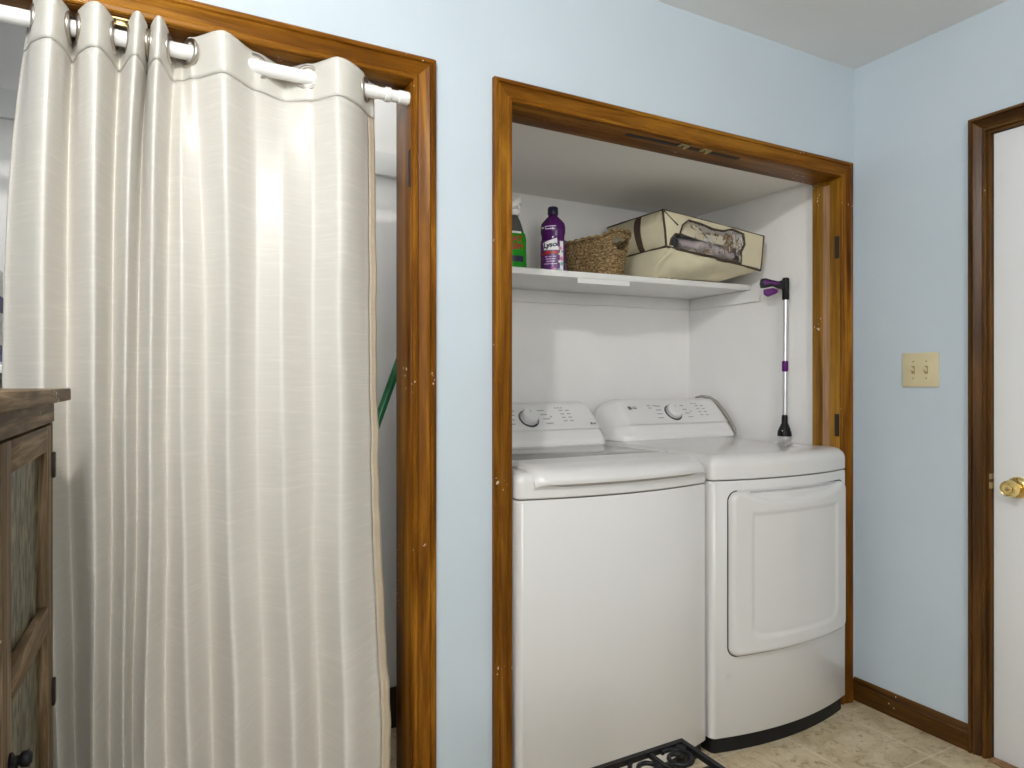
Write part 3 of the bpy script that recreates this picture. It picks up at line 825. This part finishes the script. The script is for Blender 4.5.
obj('label_ribbon', patch(pput(.084, .0012, -.008, .10), .030, .005, shape=lambda a, b_: (a*.031, b_*.005-.004*a*a)), M['red'], lb, smooth=60)
obj('label_stripe', patch(pput(.072, .0012, .036), .0075, .056), M['paper'], lb, smooth=60)
mlp = plain('lilac_print', (.62, .5, .72), .4)
for k in range(3):
    for u in (-.020+.003*k, -.006, .009-.002*k):
        obj('label_print', patch(pput(.068-.009*k, .0012, u), .005, .0018, 3, 1), mlp, lb, smooth=0)
for wd, z in ((.024, .040), (.018, .176), (.020, .186)):
    obj('label_print', patch(pput(z, .0012, -.006), wd, .0016, 8, 1), mlp, lb, smooth=0)
obj('label_letters', text_bm('2 in 1', .012, pput(.182, .0014, -.034), offset=.0004), M['paper'], t, smooth=0)
fl = [plain('pink_print', (.75, .25, .45), .4), plain('teal_print', (.25, .5, .5), .4), plain('cream_print', (.85, .8, .7), .4)]
for k, (u, z, r) in enumerate(((.030, .100, .007), (.037, .088, .005), (.028, .078, .005), (.034, .060, .008), (.036, .040, .007), (.026, .048, .005), (.010, .018, .006), (.024, .016, .006))):
    bm = bmesh.new(); put = pput(z, .0016+.0002*k, u)
    bm.faces.new([bm.verts.new(put(r*(1+.25*math.cos(5*q*PI/10))*math.cos(q*PI/10), r*(1+.25*math.cos(5*q*PI/10))*math.sin(q*PI/10))) for q in range(20)])
    obj('label_flower', bm, fl[k % 3], lb, smooth=0)

# --- woven basket
bx_, by_ = 1.588, 2.245; bz = zs(bx_)-.0005
bax = Vector((.058, -.28, 0)).normalized(); bay = Vector((0, 0, 1)).cross(bax)
def bask(hl, hw, z, n=160, p=3.2):
    out = []
    for k in range(n):
        a = 2*PI*k/n; c, s = math.cos(a), math.sin(a)
        q = (abs(c)**p+abs(s)**p)**(-1/p)
        out.append((q*c*hl, q*s*hw))
    return out
def basket_shell(dr=0.0, h0=0.0, h1=.150, rows=66):
    rings = []
    for j in range(rows+1):
        f = j/rows; z = h0+(h1-h0)*f
        hl = .112+.036*f**.8; hw = .062+.018*f**.8
        ring = []
        for k, (x, y) in enumerate(bask(hl, hw, z)):
            L = math.hypot(x, y)
            row = z/.0145; tw = .5+.5*math.cos(2*PI*(k/160*32+.5*math.floor(row)))
            bmp = .0050*abs(math.sin(PI*row))*(.55+.45*tw)
            lift = .022*max(0, abs(x)/.148-.72)/.28*f*f
            q = (L+bmp+dr)/L
            p = Vector((bx_, by_, bz+z+lift))+bax*(x*q)+bay*(y*q)
            ring.append(p)
        rings.append(ring)
    return rings
t = thing('basket', 'brown woven seagrass basket with cut out handle on the shelf', 'basket', (bx_, by_, bz))
bm = bmesh.new()
R_ = basket_shell()
vr = loft(bm, R_, True, False)
kill = set()
for j in range(len(vr)-1):
    for k in range(160):
        f = (j+.5)/66; a = 2*PI*(k+.5)/160
        w_ = .62*(1-abs(f-.80)/.16*.25)
        a_ = (a+PI) % (2*PI)-PI
        for c in (a_, ((a_+PI+PI) % (2*PI))-PI):
            if .60 < f < .86 and abs(c) < w_*(.75 if f < .7 or f > .86 else 1): kill.add((j, k))
fs = []
for j, k in kill:
    a, b_ = vr[j], vr[j+1]; k2 = (k+1) % 160
    fc_ = [f_ for f_ in a[k].link_faces if b_[k] in f_.verts and a[k2] in f_.verts]
    fs += fc_
bmesh.ops.delete(bm, geom=list(set(fs)), context='FACES')
o = obj('weave', bm, M['seagrass'], t, smooth=70); md = o.modifiers.new('thick', 'SOLIDIFY'); md.thickness = .006; md.offset = -1
bm = bmesh.new(); top_ = R_[-1]
tube(bm, [p+Vector((0, 0, .0015*math.sin(k*1.1))) for k, p in enumerate(top_)], [.0065+.0012*math.sin(k*1.1) for k in range(160)], 8, closed=True)
obj('rim', bm, M['seagrass'], t, smooth=70)

# --- fabric storage bag with the blanket inside
gA, gB = Vector((1.795, 2.050, 1.768)), Vector((2.250, 1.985, 1.700))
gC, gD = Vector((1.790, 2.420, 1.768)), Vector((2.260, 2.420, 1.735))
gA1, gB1 = Vector((1.780, 2.055, 1.914)), Vector((2.262, 1.980, 1.843))
gC1, gD1 = Vector((1.775, 2.420, 1.915)), Vector((2.262, 2.420, 1.885))
t = thing('storage_bag', 'cream fabric storage bag with brown piping and clear window on the shelf', 'storage bag', (2.0, 2.25, zs(2.0)))
def wr(p, amp=.006, f=7.0):
    return Vector((noise.noise(p*f), noise.noise(p*f+Vector((9, 2, 4))), noise.noise(p*f+Vector((3, 7, 1)))))*amp
def quadgrid(bm, a, b_, c, d_, nu, nv, bulge=Vector((0, 0, 0)), amp=.006, cut=None):
    """grid a->b along u, a->d along v; edges stay put so that neighbours meet"""
    V = [[None]*(nu+1) for _ in range(nv+1)]
    for j in range(nv+1):
        for i in range(nu+1):
            u, v = i/nu, j/nv
            p = a*(1-u)*(1-v)+b_*u*(1-v)+c*u*v+d_*(1-u)*v
            k = (4*u*(1-u))*(4*v*(1-v))
            V[j][i] = bm.verts.new(p+bulge*k**.6+wr(p, amp)*min(1, k*2))
    for j in range(nv):
        for i in range(nu):
            if cut and cut((i+.5)/nu, (j+.5)/nv): continue
            bm.faces.new((V[j][i], V[j][i+1], V[j+1][i+1], V[j+1][i]))
# window outline on the front face, (u along, v up)
WIN = [(.03, .04), (.045, .22), (.085, .38), (.125, .40), (.155, .66), (.22, .86), (.34, .86), (.47, .78), (.58, .80), (.66, .92), (.78, .90), (.80, .60), (.765, .35), (.775, .04), (.5, .02), (.3, .02)]
def inside(u, v):
    r = False; n_ = len(WIN)
    for i in range(n_):
        (x0, y0), (x1, y1) = WIN[i], WIN[i-1]
        if (y0 > v) != (y1 > v) and u < (x1-x0)*(v-y0)/(y1-y0)+x0: r = not r
    return r
def fpt(u, v, out=0.0):
    k = (4*u*(1-u))*(4*v*(1-v)); p = gA*(1-u)*(1-v)+gB*u*(1-v)+gB1*u*v+gA1*(1-u)*v
    return p+Vector((-.004, -.016, 0))*k**.6+wr(p, .010)*min(1, k*2)+Vector((-.10, -.99, 0))*out
bm = bmesh.new()
quadgrid(bm, gA, gB, gB1, gA1, 90, 40, Vector((-.004, -.016, 0)), amp=.010, cut=inside)             # front with the window opening
quadgrid(bm, gC, gA, gA1, gC1, 24, 12, Vector((-.020, 0, .004)), .020)      # left
quadgrid(bm, gB, gD, gD1, gB1, 24, 12, Vector((.004, 0, 0)), .004)       # right
quadgrid(bm, gD, gC, gC1, gD1, 24, 12, amp=.004)                         # back
quadgrid(bm, gA1, gB1, gD1, gC1, 30, 24, Vector((0, 0, .010)), .022)    # top
# slumped lower half down to the shelf
ZS = lambda x: zs(x)+.001
lA, lB, lD, lC = Vector((1.80, 2.125, ZS(1.80))), Vector((2.13, 2.120, ZS(2.13))), Vector((2.22, 2.42, ZS(2.22))), Vector((1.80, 2.42, ZS(1.80)))
quadgrid(bm, lA, lB, gB, gA, 40, 14, Vector((-.004, -.036, -.004)), .026)
quadgrid(bm, lC, lA, gA, gC, 24, 14, Vector((-.03, 0, 0)), .014)
quadgrid(bm, lB, lD, gD, gB, 24, 14, Vector((.004, 0, 0)), .004)
quadgrid(bm, lD, lC, gC, gD, 24, 10, amp=.003)
quadgrid(bm, lA, lC, lD, lB, 10, 10, amp=0)
bmesh.ops.remove_doubles(bm, verts=bm.verts, dist=.0015)
body = obj('body', bm, M['bag'], t, smooth=65)
body.modifiers.new('thick', 'SOLIDIFY').thickness = .0015
def piping(path, r=.0045, n_=10):
    bm = bmesh.new(); P = []
    for a, b_ in zip(path, path[1:]):
        for k in range(n_): P.append(a.lerp(b_, k/n_))
    P.append(path[-1]); tube(bm, [p+wr(p, .003, 14) for p in P], r, 8)
    obj('piping', bm, M['pipe'], t, smooth=60, label='dark brown piping')
piping([gC, gA, gB], .0055); piping([gA, gA1]); piping([gC1, gA1, gB1, gD1], .0035); piping([gB, gB1], .0045)
piping([fpt(u, v, .002) for u, v in WIN], .0034, 4); piping([fpt(0.0, 1, .001), fpt(.115, .62, .002)], .003)
bm = bmesh.new(); rings = []
for k in range(11):
    f = k/10; row = []
    for u, o_ in ((.58, -.004), (.66, -.004), (.66, 0), (.58, 0)):
        p = gC.lerp(gA, u).lerp(gC1.lerp(gA1, u), f); q = (4*u*(1-u))*(4*f*(1-f))
        row.append(p+Vector((-.020, 0, .004))*q**.6+wr(p, .020)*min(1, q*2)+Vector((o_-.001, 0, 0)))
    rings.append(row)
loft(bm, rings)
obj('strap', bm, M['pipe'], t, smooth=0, label='dark brown strap')
bm = bmesh.new(); cx_ = .43; V = {}
NW = 26
rings = []
dens = []
for a, b_ in zip(WIN, WIN[1:]+WIN[:1]):
    for k in range(5): dens.append((a[0]+(b_[0]-a[0])*k/5, a[1]+(b_[1]-a[1])*k/5))
for j in range(1, NW+1):
    k = j/NW
    ring = []
    for u, v in dens:
        uu, vv = .45+(u-.45)*k, .45+(v-.45)*k
        q = fpt(uu, vv, .010*(1-k**3))
        ring.append(q+wr(q, .005, 17)*(1-k**4))
    rings.append(ring)
loft(bm, rings, True, False)
obj('window', bm, M['vinyl'], t, smooth=80, label='crinkled clear window')
bm = bmesh.new()
loft(bm, [[fpt(u, v, -.011-o_) for u, v in ((.12, .48), (.30, .44), (.50, .40), (.66, .44), (.80, .46), (.80, .97), (.12, .97))] for o_ in (0, .0015)])
obj('inner_panel', bm, M['bag'], t, smooth=0)
# folded blanket behind the window
bm = bmesh.new(); NB = 60
rings = []
for i in range(NB+1):
    u = .165+.585*i/NB; ring = []
    for k in range(36):
        a = 2*PI*k/36
        vv = .30+.30*math.sin(a)*(1 if math.sin(a) > 0 else .8)
        hump = .14+.11*math.sin(PI*min(1, (u-.08)/.72))
        p = fpt(u, max(.02, .05+ (hump*2.1)*(.5+.5*math.sin(a))), 0)
        dep = .022+.075*(1-math.cos(a))*1.0
        p = p+Vector((.12*dep, .99*dep, 0))
        p += wr(p, .012, 22)+wr(p, .005, 60)
        p.y = max(p.y, fpt(u, .3).y+.008)
        ring.append(p)
    rings.append(ring)
loft(bm, rings)
tag(obj('blanket', bm, M['blanket'], smooth=70, loc=(2.0, 2.1, 1.74)), 'mauve grey bedding seen through the clear window of the storage bag', 'blanket')

bm = bmesh.new()
loft(bm, [[(lambda p: Vector((p.x, max(p.y, fpt(u, .3).y+.006), p.z)))(fpt(u, max(.03, .20+.24*math.sin(PI*q_)*math.sin(a)), 0)+Vector((.006*(1-math.cos(a)), .028*(1-math.cos(a)), 0))*math.sin(PI*q_)+wr(Vector((u, a*.2, .3)), .004, 30)) for a in [2*PI*k/24 for k in range(24)]] for u, q_ in [(.03+.085*i/14, .06+.88*i/14) for i in range(15)]])
tag(obj('dark_bundle', bm, M['blackgloss'], smooth=70, loc=(1.83, 2.06, 1.78)), 'small shiny black bundle beside the bedding inside the storage bag', 'bundle')
bm = bmesh.new()
q0, q1, q2 = gA+Vector((.012, -.010, -.006)), gA+Vector((.034, -.014, -.012)), gA.lerp(lA, .72)+Vector((-.045, -.028, 0))
loft(bm, [[p+Vector((0, o_, 0)) for p in (q0, q1, q2)] for o_ in (0, .003)])
obj('fold', bm, M['bag'], t, smooth=0)

# ------------------------------------------------------------------ reaching tool standing on the dryer
tx, ty, tz = 2.262, 1.905, .992
tt = thing('reacher_grabber', 'purple and black reaching grabber standing on the dryer', 'reacher', (tx, ty, tz))
top = Vector((2.296, 1.895, 1.665))
foot = Vector((tx+.024, ty-.012, tz))
ax_ = (top-foot).normalized(); at = lambda f: foot.lerp(top, f)
bm = bmesh.new(); tube(bm, [at(.12), at(.90)], .0095, 20); obj('pole', bm, M['steel'], tt)
bm = bmesh.new(); tube(bm, [at(.415), at(.42), at(.475), at(.48)], [.010, .0125, .0125, .010], 20); obj('sleeve', bm, M['purple'], tt)
bm = bmesh.new(); tube(bm, [at(.855), at(.86), at(.985), at(.99)], [.012, .014, .014, .010], 20)
hd = obj('handle_socket', bm, M['black'], tt)
hx = Vector((-.80, .60, 0))
T0 = at(.95)
def hslab(pts, th, mat, name, par, bev=.003):
    side = hx.cross(Vector((0, 0, 1)))
    bm = bmesh.new()
    loft(bm, [[T0+hx*a+Vector((0, 0, c_))+side*(s_*th) for a, c_ in pts] for s_ in (-.5, .5)])
    return obj(name, bm, mat, par, bevel=bev)
gr = hslab([(.008, -.022), (.03, -.016), (.05, -.006), (.078, -.012), (.098, -.014), (.102, .004), (.098, .024), (.080, .026), (.055, .018), (.03, .012), (.008, .020)], .024, M['black'], 'grip', tt)
hslab([(.022, .002), (.045, -.004), (.060, .004), (.085, -.002), (.092, .010), (.082, .020), (.058, .012), (.030, .008)], .027, M['purple'], 'grip_inlay', gr, .002)
hslab([(.030, -.022), (.05, -.014), (.088, -.020), (.086, -.040), (.070, -.050), (.050, -.042), (.034, -.036)], .016, M['purple'], 'trigger', tt)
bm = bmesh.new(); tube(bm, [at(.02), at(.05), at(.075), at(.10), at(.14), at(.15)], [.028, .027, .020, .0125, .012, .010], 20, flat=1.0)
obj('jaw', bm, M['black'], tt)
bm = bmesh.new(); tube(bm, [at(.0), at(.008), at(.03)], [.012, .018, .022], 20); obj('cup', bm, M['whiteplastic'], tt, label='white cup at the foot')
for s_ in (-1, 1):
    q = Vector((.87, -.48, 0))*(.017*s_); bm = bmesh.new()
    lathe(bm, [(.003, 0), (.0025, .0015)], at(.055)+q+Vector((-.011, -.019, 0)), (-.5, -.86, 0), 10)
    obj('rivet', bm, M['chrome'], tt)

# ------------------------------------------------------------------ wrought iron stand at the bottom of the picture
IX, IY, IZ = .955, 1.045, .492
IW, ID = .40, .36
t = thing('plant_stand', 'black wrought iron scrollwork stand in front of the washing machine', 'stand', (IX-IW/2, IY-ID/2, 0))
bw = .011
obj('top_frame', B((IX-IW, IX, IY-bw, IY, IZ-bw, IZ), (IX-IW, IX, IY-ID, IY-ID+bw, IZ-bw, IZ), (IX-bw, IX, IY-ID+bw, IY-bw, IZ-bw, IZ), (IX-IW, IX-IW+bw, IY-ID+bw, IY-bw, IZ-bw, IZ)), M['iron'], t, smooth=0)
def scroll(cx, cy, r0, a0, turns, sgn=1, z=IZ-.006):
    return [Vector((cx+r0*(1-.62*k/40)*math.cos(a0+sgn*turns*2*PI*k/40), cy+r0*(1-.62*k/40)*math.sin(a0+sgn*turns*2*PI*k/40), z)) for k in range(41)]
for i in range(5):
    cx = IX-.050-.078*i
    for cy, sg in ((IY-.046, 1), (IY-ID+.046, -1)):
        bm = bmesh.new(); tube(bm, scroll(cx, cy, .034, PI/2*sg+.5, 1.3, sg if i % 2 else -sg), .0046, 8); obj('scroll', bm, M['iron'], t, smooth=60)
for j in range(1, 4):
    cy = IY-.050-.085*j
    for cx, sg in ((IX-.046, 1), (IX-IW+.046, -1)):
        bm = bmesh.new(); tube(bm, scroll(cx, cy, .034, (0 if sg > 0 else PI)+.4, 1.3, sg), .0046, 8); obj('scroll', bm, M['iron'], t, smooth=60)
for x in (IX-.092, IX-IW+.092):
    obj('cross_bar', B((x-.004, x+.004, IY-ID+bw, IY-bw, IZ-bw, IZ-.002)), M['iron'], t, smooth=0)
for y in (IY-.092, IY-ID+.092):
    obj('cross_bar', B((IX-IW+bw, IX-bw, y-.004, y+.004, IZ-bw-.006, IZ-bw+.002)), M['iron'], t, smooth=0)
for x in (IX-.022, IX-IW+.022):
    for y in (IY-.022, IY-ID+.022):
        bm = bmesh.new(); tube(bm, [(x, y, IZ-.002), (x, y, .012), (x, y, 0)], [.011, .011, .014], 12); obj('leg', bm, M['iron'], t)
obj('shelf_frame', B((IX-IW+.02, IX-.02, IY-.03, IY-.02, .14, .15), (IX-IW+.02, IX-.02, IY-ID+.02, IY-ID+.03, .14, .15), (IX-.03, IX-.02, IY-ID+.03, IY-.03, .14, .15), (IX-IW+.02, IX-IW+.03, IY-ID+.03, IY-.03, .14, .15)), M['iron'], t, smooth=0)

# ------------------------------------------------------------------ inside the curtained closet
bm = bmesh.new(); tube(bm, [(.17, 1.945, 0.0), (.74, 1.97, 1.50)], .0125, 16)
tag(obj('pole', bm, M['greenpole'], loc=(.17, 1.945, 0)), 'green pole leaning inside the closet behind the curtain', 'pole')
t = thing('closet_shelf', 'white shelf inside the closet behind the left edge of the curtain', 'shelf', (-.42, 2.1, 1.25))
obj('board', B((XL+.001, -.22, 1.90, 2.299, 1.245, 1.265)), M['white_trim'], t, bevel=.002)
obj('bracket', B((-.40, -.385, 2.0, 2.299, 1.18, 1.2445)), M['white_trim'], t, bevel=.002)
t = thing('carton', 'white and blue carton with red print behind the left edge of the curtain', 'box', (-.41, 2.0, 1.265))
obj('box', B((-.47, -.335, 1.95, 2.07, 1.2655, 1.50)), M['paper'], t, bevel=.002)
for z in (1.275, 1.395): obj('stripe', B((-.4705, -.3345, 1.9495, 2.0705, z, z+.04)), M['boxblue'], t, smooth=0)
obj('printed_mark', B((-.40, -.334, 1.949, 1.9500, 1.345, 1.362)), M['red'], t, smooth=0)
t = thing('black_bottle', 'black bottle standing on top of the white and blue carton', 'bottle', (-.40, 2.01, 1.50))
bm = bmesh.new(); lathe(bm, [(.040, 0), (.044, .004), (.044, .10), (.03, .125), (.017, .135)], (-.395, 2.01, 1.5005)); obj('body', bm, M['black'], t)
bm = bmesh.new(); lathe(bm, [(.019, .1352), (.019, .158), (.016, .16)], (-.395, 2.01, 1.5005)); obj('cap', bm, M['black'], t)
